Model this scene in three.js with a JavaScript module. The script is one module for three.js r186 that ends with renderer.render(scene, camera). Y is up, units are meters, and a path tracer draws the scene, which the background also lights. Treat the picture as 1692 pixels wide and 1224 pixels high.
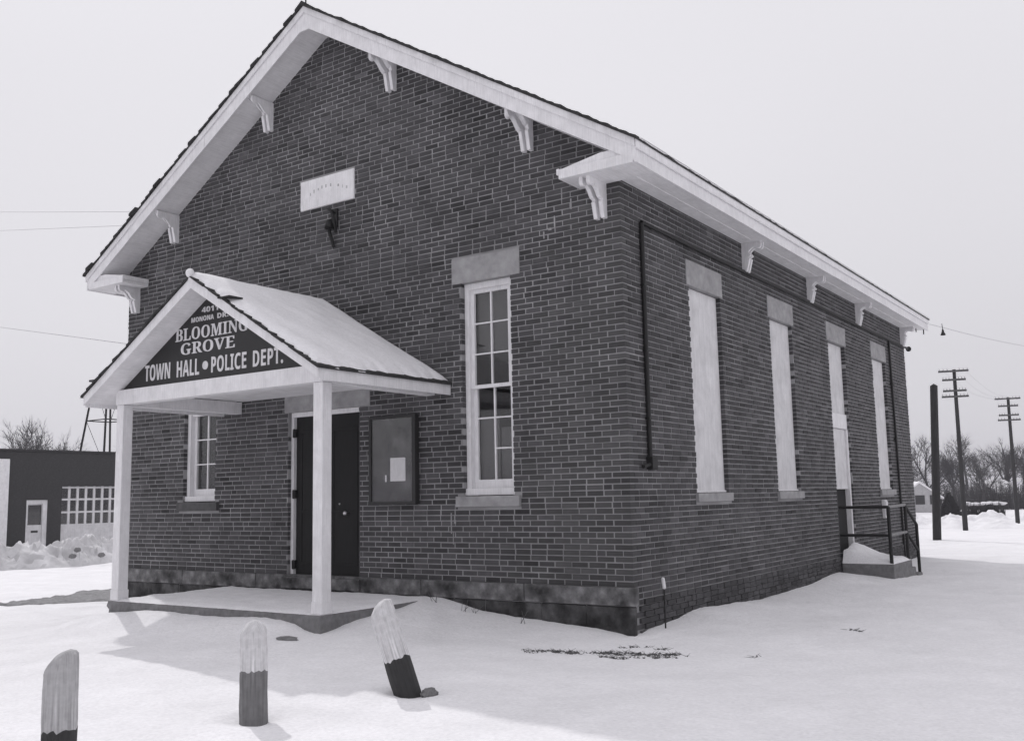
import * as THREE from 'three';
import { mergeGeometries } from 'three/addons/utils/BufferGeometryUtils.js';
import { FontLoader } from 'three/addons/loaders/FontLoader.js';
import { TextGeometry } from 'three/addons/geometries/TextGeometry.js';
import { RoundedBoxGeometry } from 'three/addons/geometries/RoundedBoxGeometry.js';
import { createNoise2D, createNoise3D, createNoise4D } from 'simplex-noise';

// ------------------------------------------------------------ camera, sky, sun, exposure
const scene = new THREE.Scene();
const camera = new THREE.PerspectiveCamera(41.464, 1024 / 740, 0.1, 3000);
camera.position.set(5.2275, 1.5087, 9.9035);
camera.rotation.set(0.1291, 0.6024, -0.0205, 'YXZ');
const SUN = new THREE.Vector3(-0.97, 1, -0.497).normalize();
const SKY_LEVEL = 1.44;
{
  const w = 128, h = 64, data = new Float32Array(w * h * 4), n3 = createNoise3D(rng(5));
  for (let j = 0; j < h; j++) for (let i = 0; i < w; i++) {
    const th = ((i + 0.5) / w - 0.5) * 2 * Math.PI, ph = ((j + 0.5) / h - 0.5) * Math.PI;
    const d = new THREE.Vector3(Math.cos(ph) * Math.cos(th), Math.sin(ph), Math.cos(ph) * Math.sin(th));
    const c = Math.max(0, d.dot(SUN));
    const v = SKY_LEVEL * (0.905 + 0.26 * Math.max(0, d.y) + 0.09 * c * c + 0.02 * n3(d.x * 2.2, d.y * 4, d.z * 2.2));
    data.set([v * 1.0, v * 0.987, v * 1.038, 1], (j * w + i) * 4);
  }
  const sky = new THREE.DataTexture(data, w, h, THREE.RGBAFormat, THREE.FloatType);
  sky.mapping = THREE.EquirectangularReflectionMapping; sky.magFilter = THREE.LinearFilter; sky.minFilter = THREE.LinearFilter;
  sky.needsUpdate = true;
  scene.background = sky; scene.environment = sky;
}
const sun = new THREE.DirectionalLight(new THREE.Color().setRGB(1.0, 0.985, 0.985), 2.5);
sun.position.copy(SUN).multiplyScalar(60); sun.castShadow = true; sun.shadow.radius = 1.2;
Object.assign(sun.shadow.camera, { left: -45, right: 45, top: 45, bottom: -45, near: 1, far: 160 });
sun.shadow.mapSize.set(4096, 4096);
scene.add(sun, sun.target);
const renderer = new THREE.WebGLRenderer({ antialias: true });
renderer.toneMapping = THREE.LinearToneMapping; renderer.toneMappingExposure = 0.525;
renderer.shadowMap.enabled = true;
scene.fog = new THREE.FogExp2(new THREE.Color().setRGB(0.72, 0.70, 0.77), 0.0008);

// ------------------------------------------------------------ helpers
function rng(s) { let a = s >>> 0; return () => { a = (a + 0x6D2B79F5) | 0; let t = Math.imul(a ^ (a >>> 15), 1 | a); t = (t + Math.imul(t ^ (t >>> 7), 61 | t)) ^ t; return ((t ^ (t >>> 14)) >>> 0) / 4294967296; }; }
const R = rng(77), rr = (a, b) => a + (b - a) * R();
const N2 = createNoise2D(rng(11)), M2 = createNoise2D(rng(12));
const fbm = (x, y, o = 4) => { let s = 0, a = 0.5; for (let k = 0; k < o; k++) { s += a * N2(x, y); x = x * 2.03 + 7.1; y = y * 2.03 + 3.7; a *= 0.5; } return s; };
const used = {};
function numbered(n) { const k = used[n] = (used[n] ?? -1) + 1; return k ? n + '_' + String(k).padStart(3, '0') : n; }
function tag(o, label, category, group) { o.userData.label = label; o.userData.category = category; if (group) o.userData.group = group; return o; }
function thing(name, label, category, pos = [0, 0, 0], group) { const g = new THREE.Group(); g.name = numbered(name); g.position.set(...pos); scene.add(g); return tag(g, label, category, group); }
// texture coordinates in metres, from the dominant direction of each face
function metric(g0, s = 1) {
  const g = g0.index ? g0.toNonIndexed() : g0; if (!g.attributes.normal) g.computeVertexNormals();
  const p = g.attributes.position, uv = new Float32Array(p.count * 2), a = new THREE.Vector3(), b = new THREE.Vector3(), c = new THREE.Vector3();
  for (let i = 0; i < p.count; i += 3) {
    a.fromBufferAttribute(p, i); b.fromBufferAttribute(p, i + 1).sub(a); c.fromBufferAttribute(p, i + 2).sub(a); b.cross(c);
    const nx = Math.abs(b.x), ny = Math.abs(b.y), nz = Math.abs(b.z);
    for (let k = 0; k < 3; k++) {
      const x = p.getX(i + k), y = p.getY(i + k), z = p.getZ(i + k);
      const [u, v] = nz >= nx && nz >= ny ? [x, y] : nx >= ny ? [z, y] : [x, z];
      uv[(i + k) * 2] = u * s; uv[(i + k) * 2 + 1] = v * s;
    }
  }
  g.setAttribute('uv', new THREE.BufferAttribute(uv, 2)); return g;
}
const strip = g => { for (const k of Object.keys(g.attributes)) if (!['position', 'normal', 'uv', 'color'].includes(k)) g.deleteAttribute(k); g.morphAttributes = {}; return g; };
function mesh(name, geos, mat, parent = scene) {
  const list = (Array.isArray(geos) ? geos : [geos]).map(g => strip(metric(g)));
  const m = new THREE.Mesh(list.length > 1 ? mergeGeometries(list) : list[0], mat);
  m.name = parent === scene ? numbered(name) : name; m.castShadow = m.receiveShadow = true; parent.add(m); return m;
}
const box = (x0, x1, y0, y1, z0, z1) => new THREE.BoxGeometry(x1 - x0, y1 - y0, z1 - z0).translate((x0 + x1) / 2, (y0 + y1) / 2, (z0 + z1) / 2);
const rbox = (x0, x1, y0, y1, z0, z1, r = 0.008) => new RoundedBoxGeometry(x1 - x0, y1 - y0, z1 - z0, 1, Math.min(r, (x1 - x0) / 2.1, (y1 - y0) / 2.1, (z1 - z0) / 2.1)).translate((x0 + x1) / 2, (y0 + y1) / 2, (z0 + z1) / 2);
// profile in the x-y plane pushed along z from z0 to z1
function prism(pts, z0, z1, holes = []) {
  const s = new THREE.Shape(pts.map(p => new THREE.Vector2(...p)));
  for (const h of holes) s.holes.push(new THREE.Path(h.map(p => new THREE.Vector2(...p))));
  return new THREE.ExtrudeGeometry(s, { depth: z1 - z0, bevelEnabled: false, curveSegments: 6 }).translate(0, 0, z0);
}
const rect = (x0, x1, y0, y1) => [[x0, y0], [x1, y0], [x1, y1], [x0, y1]];
const V = (x, y, z) => new THREE.Vector3(x, y, z);
function rod(a, b, r0, r1 = r0, n = 7) {
  const d = b.clone().sub(a), L = d.length(), g = new THREE.CylinderGeometry(r1, r0, L, n, 1);
  g.translate(0, L / 2, 0); g.applyQuaternion(new THREE.Quaternion().setFromUnitVectors(V(0, 1, 0), d.normalize())); return g.translate(a.x, a.y, a.z);
}
const tube = (pts, r, seg = 24, n = 6) => new THREE.TubeGeometry(new THREE.CatmullRomCurve3(pts), seg, r, n);

// ------------------------------------------------------------ procedural textures and materials (a black and white photograph: all greys)
function tex(size, f, srgb, metres) {
  const d = new Uint8Array(size * size * 4);
  for (let j = 0; j < size; j++) for (let i = 0; i < size; i++) { const v = Math.max(0, Math.min(255, 255 * f(i / size, j / size))); d.set([v, v, v, 255], (j * size + i) * 4); }
  const t = new THREE.DataTexture(d, size, size); t.wrapS = t.wrapT = THREE.RepeatWrapping; t.magFilter = THREE.LinearFilter; t.minFilter = THREE.LinearMipmapLinearFilter; t.generateMipmaps = true;
  if (srgb) t.colorSpace = THREE.SRGBColorSpace; t.repeat.set(1 / metres, 1 / metres); t.needsUpdate = true; return t;
}
const n4 = createNoise4D(rng(31));
// noise that tiles over the unit square
function tn(u, v, fu, fv = fu, seed = 0) {
  const a = u * 2 * Math.PI, b = v * 2 * Math.PI, ru = fu / 6.283, rv = fv / 6.283;
  return n4(Math.cos(a) * ru + seed * 9.1, Math.sin(a) * ru + 3.1 * seed, Math.cos(b) * rv - 5.7 * seed, Math.sin(b) * rv);
}
const tf = (u, v, f, o, s) => { let t = 0, a = 0.5; for (let k = 0; k < o; k++) { t += a * tn(u, v, f, f, s + k); f *= 2.1; a *= 0.55; } return t; };
const tMottle = tex(512, (u, v) => 0.86 + 0.16 * tf(u, v, 5, 5, 1), true, 1.1);
const tStone = tex(512, (u, v) => 0.85 + 0.17 * tf(u, v, 7, 6, 2), true, 0.9);
const tBlotch = tex(512, (u, v) => 0.62 + 0.8 * tf(u, v, 3, 6, 21), true, 1.4);
const tBlotchLight = tex(512, (u, v) => 0.86 + 0.2 * tf(u, v, 5, 6, 23), true, 5);
const tPaint = tex(512, (u, v) => 0.93 + 0.07 * tf(u, v, 6, 5, 3) + 0.04 * tn(u, v, 60, 4, 4), true, 1.3);
const tBoard = tex(512, (u, v) => 0.89 + 0.10 * tf(u, v, 4, 5, 5) + 0.03 * tn(u, v, 26, 2, 6) + 0.05 * Math.min(0, tf(u, v, 14, 4, 25)), true, 1.6);
const tWood = tex(512, (u, v) => 0.86 + 0.12 * tn(u, v, 46, 2, 7) + 0.10 * tf(u, v, 9, 4, 8), true, 0.7);
const tSnow = tex(1024, (u, v) => 0.955 + 0.05 * tf(u, v, 6, 6, 9) + 0.035 * tn(u, v, 150, 150, 14), true, 6);
const bSnow = tex(1024, (u, v) => 0.5 + 0.35 * tf(u, v, 22, 5, 10), false, 3.1);
const bGrain = tex(512, (u, v) => 0.5 + 0.5 * tf(u, v, 40, 4, 12), false, 0.5);
const bWood = tex(512, (u, v) => 0.5 + 0.4 * tn(u, v, 60, 2, 13), false, 0.5);
const grey = v => new THREE.Color().setRGB(v, v * 0.99, v * 1.01);
function mat(v, map, rough = 0.9, bump, bs = 0.002, extra = {}) {
  return new THREE.MeshStandardMaterial({ color: grey(v), map: map || null, roughness: rough, bumpMap: bump || null, bumpScale: bs, ...extra });
}
const M = {
  snow: mat(0.93, tSnow, 0.95, bSnow, 0.02), roofSnow: mat(0.93, tSnow, 0.95, bSnow, 0.006), shadedSnow: mat(0.86, tBlotchLight, 0.95, bSnow, 0.03),  // last one: mottled bank snow, its greyer tone standing for the shaded side
  road: mat(0.36, tStone, 0.95, bSnow, 0.03),
  mortar: mat(0.40, tBlotchLight, 0.95, bGrain, 0.003), brickV: mat(1, tMottle, 0.9, bGrain, 0.003, { vertexColors: true }),
  bricks: [0.062, 0.078, 0.094, 0.112, 0.135].map(v => mat(v, tMottle, 0.9, bGrain, 0.003)),
  plainBrick: mat(0.12, tStone, 0.95, bGrain, 0.004),
  stone: mat(0.44, tMottle, 0.9, bGrain, 0.004), table: mat(0.34, tBlotch, 0.95, bSnow, 0.02), found: mat(0.13, tBlotch, 0.95, bSnow, 0.04), paleStone: mat(0.90, tPaint, 0.85, bGrain, 0.004),
  white: mat(0.88, tPaint, 0.7, bWood, 0.001), trim: mat(0.87, tPaint, 0.75, bWood, 0.001), board: mat(0.84, tBoard, 0.8, bWood, 0.001), boardB: mat(0.80, tBoard, 0.8, bWood, 0.001),
  shingle: mat(0.045, tStone, 0.95, bGrain, 0.006), concrete: mat(0.27, tStone, 0.95, bGrain, 0.006),
  door: mat(0.016, tWood, 0.9, bWood, 0.001), sign: mat(0.016, tMottle, 0.5), letter: mat(0.78, tPaint, 0.6), iron: mat(0.022, tStone, 0.6, bGrain, 0.001, { metalness: 0.3 }), ironLit: mat(0.26, tStone, 0.5, bGrain, 0.001),
  darkFrame: mat(0.03, tWood, 0.6), cork: mat(0.10, tBlotch, 0.9, bGrain, 0.002), paper: mat(0.78, tPaint, 0.9), brass: mat(0.6, null, 0.3, null, 0, { metalness: 0.8 }),
  postGrey: mat(0.58, tWood, 0.9, bWood, 0.004), postWhite: mat(0.86, tWood, 0.85, bWood, 0.003), postDark: mat(0.055, tWood, 0.9, bWood, 0.004), postMid: mat(0.25, tWood, 0.9, bWood, 0.004),
  brush: mat(0.045, null, .95), arm: mat(0.13, tWood, .9), pole: mat(0.05, tWood, 0.95, bWood, 0.005), bark: mat(0.06, tStone, 0.95), twig: mat(0.07, null, 0.95), evergreen: mat(0.025, null, 0.95), dark: mat(0.05, null, 0.95), shade: mat(0.10, tBoard, 0.95), interior: mat(0.18, tMottle, 0.95), straw: mat(0.12, null, 0.95, null, 0, { side: THREE.DoubleSide }),
  glass: new THREE.MeshPhysicalMaterial({ color: 0xffffff, roughness: 0.03, transmission: 1, thickness: 0, ior: 1.52 }), garage: mat(0.06, tStone, 0.95, bGrain, 0.003),
  wire: mat(0.4, null, 0.8), porcelain: mat(0.6, null, 0.4), houseWall: mat(0.62, tBoard, 0.9),
};

// ------------------------------------------------------------ ground: one sheet of drifted snow
const CP = [ // broad lie of the land: x, z, height, reach
  [-5.0, 3.1, -.03, 1.2], [-3.4, 3.4, .02, 1.2], [-1.6, 2.6, .02, 1.2], [-1.9, 4.0, .09, 1], [-3.3, 3.9, .05, 1], [-.3, 5.1, .02, 1.2], [.1, 3.95, .05, 1], [-.33, 6.6, .0, 1.2], [2.2, 4.4, .1, 1.6], [3.6, 6, .06, 1.6], [5.2, 9.9, -.02, 2.5], [-2.4, 8, -.02, 2], [-4.5, 6.5, -.1, 2],
  [.6, 1.3, -.03, 1], [2.0, -1.2, -.02, 1.6], [3.5, -5, -.02, 2.2], [2.4, -9.5, -.03, 2], [1.0, -11, -.05, 1.5], [6, 3, -.03, 3], [9, -6, -.05, 4],
  [-7.4, 3.2, -.13, 1.3], [-8.2, .8, -.16, 1.2], [-10, 2, -.25, 1.6], [-11.6, 0.2, -.28, 1.6], [-10.4, -1.6, -.27, 1.2], [-11.4, 4.5, -.32, 2.4], [-14.5, -2.4, -.46, 1.8], [-15.5, -6, -.48, 2.4], [-18, -1, -.48, 3], [-20, -6, -.5, 4], [-27, -8, -.5, 6], [-42, -16, -.52, 12],
  [0, -16, -.02, 3], [-1.1, -21.4, .02, 5], [5, -24, -.02, 6], [-5, -45, -.5, 10], [-4, -58, -.8, 12], [-12, -80, -1, 20], [-15, -120, -1.15, 35], [-70, -60, -.9, 40], [60, -60, -.6, 50], [60, 40, -.2, 50], [-80, 20, -.6, 40],
];
// where the snow meets walls, slab and stoop: x, z, height
const EDGE = [[-7.4, .3, -.1], [-6.86, 2.0, .07], [-6.6, 2.12, .13], [-5.7, 2.12, .187], [-4.75, 2.12, .167], [-3.67, 2.12, .2], [-3.27, 2.12, .187], [-3.05, 2.13, .09], [-2.85, 2.14, .055], [-2.74, 1.95, .07], [-2.74, 1.66, .135], [-2.74, 1.37, .17], [-2.74, .95, .195], [-2.74, .73, .215], [-2.74, .39, .268], [-2.74, .06, .29],
  [-2.5, .05, .222], [-2.05, .05, .133], [-1.6, .05, .09], [-1.18, .05, .063], [-.76, .05, .037], [-.37, .05, .013], [-.1, .06, -.04], [.06, .08, -.06], [.06, -.2, .0], [.06, -.9, .03], [.06, -1.6, .1], [.06, -2.55, .057], [.06, -3.87, .0], [.06, -5.75, .024], [.06, -7.5, .11], [.5, -7.68, .05], [.96, -7.7, .0], [.98, -8.9, -.04], [1.0, -9.85, -.08], [.05, -9.95, -.05], [.05, -13.7, 0]];
const ES = []; for (let i = 0; i < EDGE.length - 1; i++) { const a = EDGE[i], b = EDGE[i + 1], n = Math.max(1, Math.ceil(Math.hypot(b[0] - a[0], b[1] - a[1]) / .07)); for (let k = 0; k < n; k++) { const t = k / n, e = t * t * (3 - 2 * t); ES.push([a[0] + (b[0] - a[0]) * t, a[1] + (b[1] - a[1]) * t, a[2] + (b[2] - a[2]) * e]); } }
function H(x, z) {
  let s = -.3 * 1e-5, w = 1e-5;
  for (const [cx, cz, h, r] of CP) { const d2 = ((x - cx) ** 2 + (z - cz) ** 2) / (r * r); const k = (Math.exp(-d2 * .5) + 2e-3 / (1 + d2 * d2)) / (r * r); s += k * h; w += k; }
  let y = s / w;
  const near = Math.hypot(x, z - 2);
  y += 0.02 * fbm(x * 0.8, z * 0.8, 4) + 0.07 * Math.min(1, near / 40) * fbm(x * 0.25, z * 0.25, 3);
  if (x > -9 && x < 3 && z > -15.5 && z < 4) {
    let m = 1e9, es = 0, ew = 0;
    for (const [ex, ez, eh] of ES) { const d2 = (x - ex) ** 2 + (z - ez) ** 2; if (d2 < m) m = d2; const k = 1 / (d2 * d2 + 3e-4); es += k * eh; ew += k; }
    const b = Math.exp(-m / .42); y = y * (1 - b) + (es / ew + .008 * fbm(x * 3, z * 3, 3)) * b;
  }
  for (const [dx, dz] of [[-.33, 6.55], [-.25, 5.17], [.17, 3.99]]) { const e = Math.hypot(x - dx, z - dz); y += -.035 * Math.exp(-((e / .17) ** 2)) + .014 * Math.exp(-(((e - .33) / .12) ** 2)); }
  return y + 0.008 * fbm(x * 3.1 + z * 1.6, z * 5.2 - x * 2, 3);
}
{
  const axis = (c0, c1, step, far) => { const a = []; for (let c = c0; c <= c1 + 1e-6; c += step) a.push(c); let s = step, v = c1; while (v < far) { s *= 1.13; v += s; a.push(v); } s = step; v = c0; while (v > -far) { s *= 1.13; v -= s; a.unshift(v); } return a; };
  const xs = axis(-18, 7, 0.08, 900), zs = axis(-12, 10.5, 0.08, 900), nx = xs.length, nz = zs.length;
  const p = new Float32Array(nx * nz * 3), uv = new Float32Array(nx * nz * 2), idx = [];
  zs.forEach((z, j) => xs.forEach((x, i) => { const k = j * nx + i; p.set([x, H(x, z), z], k * 3); uv.set([x, z], k * 2); if (i < nx - 1 && j < nz - 1) idx.push(k, k + nx, k + 1, k + 1, k + nx, k + nx + 1); }));
  const g = new THREE.BufferGeometry(); g.setAttribute('position', new THREE.BufferAttribute(p, 3)); g.setAttribute('uv', new THREE.BufferAttribute(uv, 2)); g.setIndex(idx); g.computeVertexNormals();
  const m = new THREE.Mesh(g, M.snow); m.name = 'snow_ground'; m.receiveShadow = m.castShadow = true; m.userData = { kind: 'structure', label: 'deep drifted snow covering the ground around the hall', category: 'ground' }; scene.add(m);
  // strip of ploughed, gritty road left of the hall
  const q = [], qi = [], U = [], n = 150, mC = 44;
  const nearC = new THREE.CatmullRomCurve3([V(-22, 0, 2.6), V(-17, 0, .75), V(-14.4, 0, -.5), V(-12.2, 0, -1.5), V(-9.7, 0, -2.5)]), farC = new THREE.CatmullRomCurve3([V(-22, 0, 2.2), V(-17, 0, .3), V(-15.4, 0, -1.5), V(-16.6, 0, -4.6), V(-16, 0, -9.5)]);
  for (let j = 0; j <= n; j++) for (let i = 0; i <= mC; i++) {
    const A = nearC.getPoint(j / n), B = farC.getPoint(j / n), t = i / mC, p = A.lerp(B, t), e = Math.min(t, 1 - t) * 2;
    p.x += .25 * fbm(p.x * .8, p.z * .8 + 5, 3); p.z += .25 * fbm(p.x * .8 + 9, p.z * .8, 3);
    q.push(p.x, H(p.x, p.z) - .03 + Math.min(.07, e * .5) + .06 * fbm(p.x * 1.9, p.z * 1.9, 4) - .012 * t, p.z); U.push(p.x, p.z);
    if (i < mC && j < n) { const k = j * (mC + 1) + i; qi.push(k, k + 1, k + mC + 1, k + 1, k + mC + 2, k + mC + 1); }
  }
  const rg = new THREE.BufferGeometry(); rg.setAttribute('position', new THREE.Float32BufferAttribute(q, 3)); rg.setAttribute('uv', new THREE.Float32BufferAttribute(U, 2)); rg.setIndex(qi); rg.computeVertexNormals();
  const r = new THREE.Mesh(rg, M.road); r.name = 'road'; r.receiveShadow = true; r.userData = { kind: 'structure', label: 'grey gritty ploughed road left of the porch', category: 'road' }; scene.add(r);
}

// ------------------------------------------------------------ the brick town hall
const W = 9.55, L = 13.75, XC = -W / 2, SL = 0.612, EAVE = 5.19;
const RT = x => 8.64 - SL * Math.abs(x - XC);      // top of the roof boards
const SB = x => RT(x) - 0.24;                      // underside of the roof boards
const hall = thing('town_hall', 'dark brick town hall with white bracketed gable eaves', 'building');
const winX = [-1.968, -W + 1.968], sideZ = [0, 1, 2, 3].map(i => -(2.354 + 3.002 * i));
const frontOpen = [...winX.map(x => [x - 0.385, x + 0.385, 1.54, 4.27]), [-5.56, -4.16, 0.46, 2.80]];
const sideOpen = sideZ.map((z, i) => [-z - 0.52, -z + 0.52, i === 2 ? 0.40 : 1.52, 4.23]);
const grow = (o, e) => [o[0] - e, o[1] + e, o[2] - e, o[3] + e];
const frontStones = [...winX.map(x => [x - 0.54, x + 0.54, 4.27, 4.61]), ...winX.map(x => [x - 0.49, x + 0.49, 1.40, 1.54]), [-5.65, -3.95, 2.80, 3.10], [-5.33, -4.24, 5.78, 6.235]];
const sideStones = [...sideZ.map(z => [-z - 0.598, -z + 0.598, 4.23, 4.58]), ...sideZ.filter((_, i) => i !== 2).map(z => [-z - 0.58, -z + 0.58, 1.40, 1.52])];
const TH = 0.30;
const frontWall = mesh('wall', prism([[-W, -0.5], [0, -0.5], [0, 5.57], [XC, 8.49], [-W, 5.57]], -TH, 0, frontOpen.map(o => rect(...grow(o, 0.008)))), M.mortar, hall);
frontWall.userData.label = 'gabled front wall of dark brick';
const sideWall = mesh('wall', prism(rect(TH + 0.001, L, -0.5, EAVE + 0.06), -TH, 0, sideOpen.map(o => rect(...grow(o, 0.008)))).rotateY(Math.PI / 2), M.mortar, hall);
sideWall.userData.label = 'long side wall of dark brick with four tall openings';
const leftWall = mesh('wall', box(-W, -W + TH, -0.5, EAVE + 0.06, -L, -TH - 0.001), M.plainBrick, hall); leftWall.userData.label = 'far long wall of dark brick';
const backWall = mesh('wall', prism([[-W + TH + .001, -0.5], [-TH - .001, -0.5], [-TH - .001, EAVE + 0.25], [XC, 8.3], [-W + TH + .001, EAVE + 0.25]], -L, -L + TH), M.plainBrick, hall); backWall.userData.label = 'rear wall of dark brick';
mesh('floor', box(-W + TH, -TH, 0.2, 0.42, -L + TH, -TH), M.interior, hall);
mesh('ceiling', box(-W + TH, -TH, 5.0, 5.05, -L + TH, -TH), M.interior, hall);
// bricks: the largest ones in view are parts, the rest one joined part
{
  const PC = 0.068, JT = 0.014, BL = 0.208, HB = 0.103, list = [];
  const clipRuns = (u0, u1, v0, v1, cuts) => { let runs = [[u0, u1]]; for (const c of cuts) { if (c[3] <= v0 + 0.015 || c[2] >= v1 - 0.015) continue; runs = runs.flatMap(([a, b]) => [[a, Math.min(b, c[0])], [Math.max(a, c[1]), b]].filter(([p, q]) => q - p > 0.025)); } return runs; };
  const tone = (u, v, k) => { let t = 0.084 + 0.036 * (R() + R() - 1) + 0.028 * fbm(u * 0.5 + k * 17, v * 0.5, 3) + 0.02 * fbm(u * 1.9 + k * 5, v * 2.2, 2); if (R() < 0.07) t *= 0.62; if (R() < 0.03) t *= 1.4; return Math.max(0.03, Math.min(.19, t)); };
  const wall = (side) => {
    const y0 = side ? 0.49 - 8 * PC : 0.49, yTop = side ? EAVE : 8.42, end = side ? L : W;
    const cuts = side ? [...sideOpen, ...sideStones] : [...frontOpen, ...frontStones].map(o => [-o[1], -o[0], o[2], o[3]]);
    for (let r = 0; y0 + r * PC < yTop; r++) {
      const v0 = y0 + r * PC, v1 = v0 + PC - JT, odd = (Math.round((v0 - 0.49) / PC) & 1) === 1;
      let a0 = 0, a1 = end; const full = odd === side; // the wall whose brick turns the corner
      if (!side && v0 > EAVE - 0.05) { const hw = (8.46 - v0) / SL; a0 = Math.max(0, W / 2 - hw); a1 = Math.min(W, W / 2 + hw); }
      let u = (a0 === 0) ? (full ? -0.007 : HB + JT) : Math.floor(a0 / (BL + JT)) * (BL + JT) + (odd ? 0.117 : 0);
      let first = a0 === 0 && full;
      while (u < a1) {
        const len = first ? BL + 0.007 : (R() < 0.03 ? HB : BL) + rr(-0.003, 0.003), e = Math.min(u + len, a1), s = first ? u : Math.max(u, a0);
        if (e - s > 0.03) for (const [p, q] of clipRuns(s, e, v0, v1, cuts)) {
          const atOpen = (side ? sideOpen : frontOpen.map(o => [-o[1], -o[0], o[2], o[3]])).some(o => (Math.abs(p - o[1]) < 0.004 || Math.abs(q - o[0]) < 0.004) && v1 > o[2] && v0 < o[3]);
          list.push({ side, u0: p, u1: q, v0: v0 + rr(-.002, .002), v1: v1 + rr(-.0022, .0022), out: rr(0.0035, 0.0085) + (side && v0 < 0.30 ? .022 : 0), deep: first ? HB : atOpen ? 0.12 : 0.016, t: tone((p + q) / 2, v0, side ? 1 : 0), first });
        }
        u += len + JT + rr(.002, .010); first = false;
      }
    }
  };
  wall(false); wall(true);
  const size = b => { const um = (b.u0 + b.u1) / 2, vm = (b.v0 + b.v1) / 2, c = b.side ? V(0, vm, -um) : V(-um, vm, 0), d = camera.position.clone().sub(c), D = d.length(); return (b.u1 - b.u0) * (b.v1 - b.v0) * (b.side ? d.x : d.z) / D / D / D; };
  list.forEach(b => b.s = size(b)); list.sort((a, b) => b.s - a.s);
  const unit = metric(new THREE.BoxGeometry(1, 1, 1), 0.2);
  const pos = [], nor = [], col = [];
  const put = (b) => {
    const x = b.side ? [-b.deep, b.first ? 0.007 : b.out] : [-b.u1, -b.u0], z = b.side ? [-b.u1, -b.u0] : [-b.deep, b.first ? 0.007 : b.out];
    return [x[0], x[1], b.v0, b.v1, z[0], z[1]];
  };
  const F = [[[1, 0, 0], [[1, 0, 1], [1, 0, 0], [1, 1, 0], [1, 1, 1]]], [[-1, 0, 0], [[0, 0, 0], [0, 0, 1], [0, 1, 1], [0, 1, 0]]], [[0, 1, 0], [[0, 1, 1], [1, 1, 1], [1, 1, 0], [0, 1, 0]]], [[0, -1, 0], [[0, 0, 0], [1, 0, 0], [1, 0, 1], [0, 0, 1]]], [[0, 0, 1], [[0, 0, 1], [1, 0, 1], [1, 1, 1], [0, 1, 1]]], [[0, 0, -1], [[1, 0, 0], [0, 0, 0], [0, 1, 0], [1, 1, 0]]]];
  list.forEach((b, i) => {
    const e = put(b);
    if (i < 300) {
      const tones = [0.062, 0.078, 0.094, 0.112, 0.135]; let bi = 0; tones.forEach((t, k) => { if (Math.abs(t - b.t) < Math.abs(tones[bi] - b.t)) bi = k; });
      const m = new THREE.Mesh(unit, M.bricks[bi]); m.name = 'brick'; m.castShadow = m.receiveShadow = true;
      m.position.set((e[0] + e[1]) / 2, (e[2] + e[3]) / 2, (e[4] + e[5]) / 2); m.scale.set(e[1] - e[0], e[3] - e[2], e[5] - e[4]); (b.side ? sideWall : frontWall).add(m); return;
    }
    const j = [rr(-.002, .002), rr(-.002, .002), rr(-.002, .002), rr(-.002, .002)];
    F.forEach(([n, q], f) => {
      if ((b.side && f === 1) || (!b.side && f === 5)) return;
      for (const k of [0, 1, 2, 0, 2, 3]) { const c = q[k]; const dx = b.side ? (c[0] ? j[c[1] * 2 + c[2]] : 0) : 0, dz = b.side ? 0 : (c[2] ? j[c[1] * 2 + c[0]] : 0); pos.push(e[c[0]] + dx, e[2 + c[1]], e[4 + c[2]] + dz); nor.push(...n); col.push(b.t, b.t * .985, b.t * 1.02); }
    });
  });
  const g = new THREE.BufferGeometry(); g.setAttribute('position', new THREE.Float32BufferAttribute(pos, 3)); g.setAttribute('normal', new THREE.Float32BufferAttribute(nor, 3)); g.setAttribute('color', new THREE.Float32BufferAttribute(col, 3));
  const m = mesh('brickwork', g, M.brickV, hall); m.userData.kind = 'stuff';
}
// light mortar where old cracks were repointed
for (const [x, y, w, h] of [[-.66, 5.02, .02, .13], [-.9, 4.84, .02, .15], [-.97, 4.76, .05, .03], [-1.06, 4.70, .02, .09], [-2.56, 1.2, .018, .26], [-2.5, 1.22, .03, .05], [-2.53, 1.02, .014, .16], [-4.1, 3.5, .2, .02]]) mesh('mortar_patch', rbox(x - w / 2, x + w / 2, y - h / 2, y + h / 2, -0.004, 0.012, 0.003), M.stone, hall);
// foundation, water table, lintels, sills, date stone
{
  const fnd = [], xs = [-W]; while (xs[xs.length - 1] < -0.3) xs.push(Math.min(0.0, xs[xs.length - 1] + rr(0.45, 0.95))); xs[xs.length - 1] = 0.012;
  for (let i = 0; i < xs.length - 1; i++) if (xs[i + 1] > -2.9) mesh('foundation_stone', rbox(xs[i] + .001, xs[i + 1] - .001, -.45, .272, -.05, rr(.004, .016), .012), M.found, hall);
    else fnd.push(rbox(xs[i] + .001, xs[i + 1] - .001, -.45, .272, -.05, rr(.004, .016), .012));
  mesh('foundation', fnd, M.found, hall);
  let z = 0.0; while (z < L - 0.2) { const e = Math.min(L, z + rr(.5, 1.1)); mesh('foundation_stone', rbox(-.05, rr(.03, .04), -.6, -.06, -e + .004, -z - (z === 0 ? .002 : .004), .012), M.found, hall); z = e; }
  const ws = [-W, -7.9, -6.2, -4.6, -3.05, -1.45, 0.045];
  for (let i = 0; i < ws.length - 1; i++) mesh('water_table', rbox(ws[i] + .002, ws[i + 1] - .002, .278, .488, -.06, .04, .015), M.table, hall);
}
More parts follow.
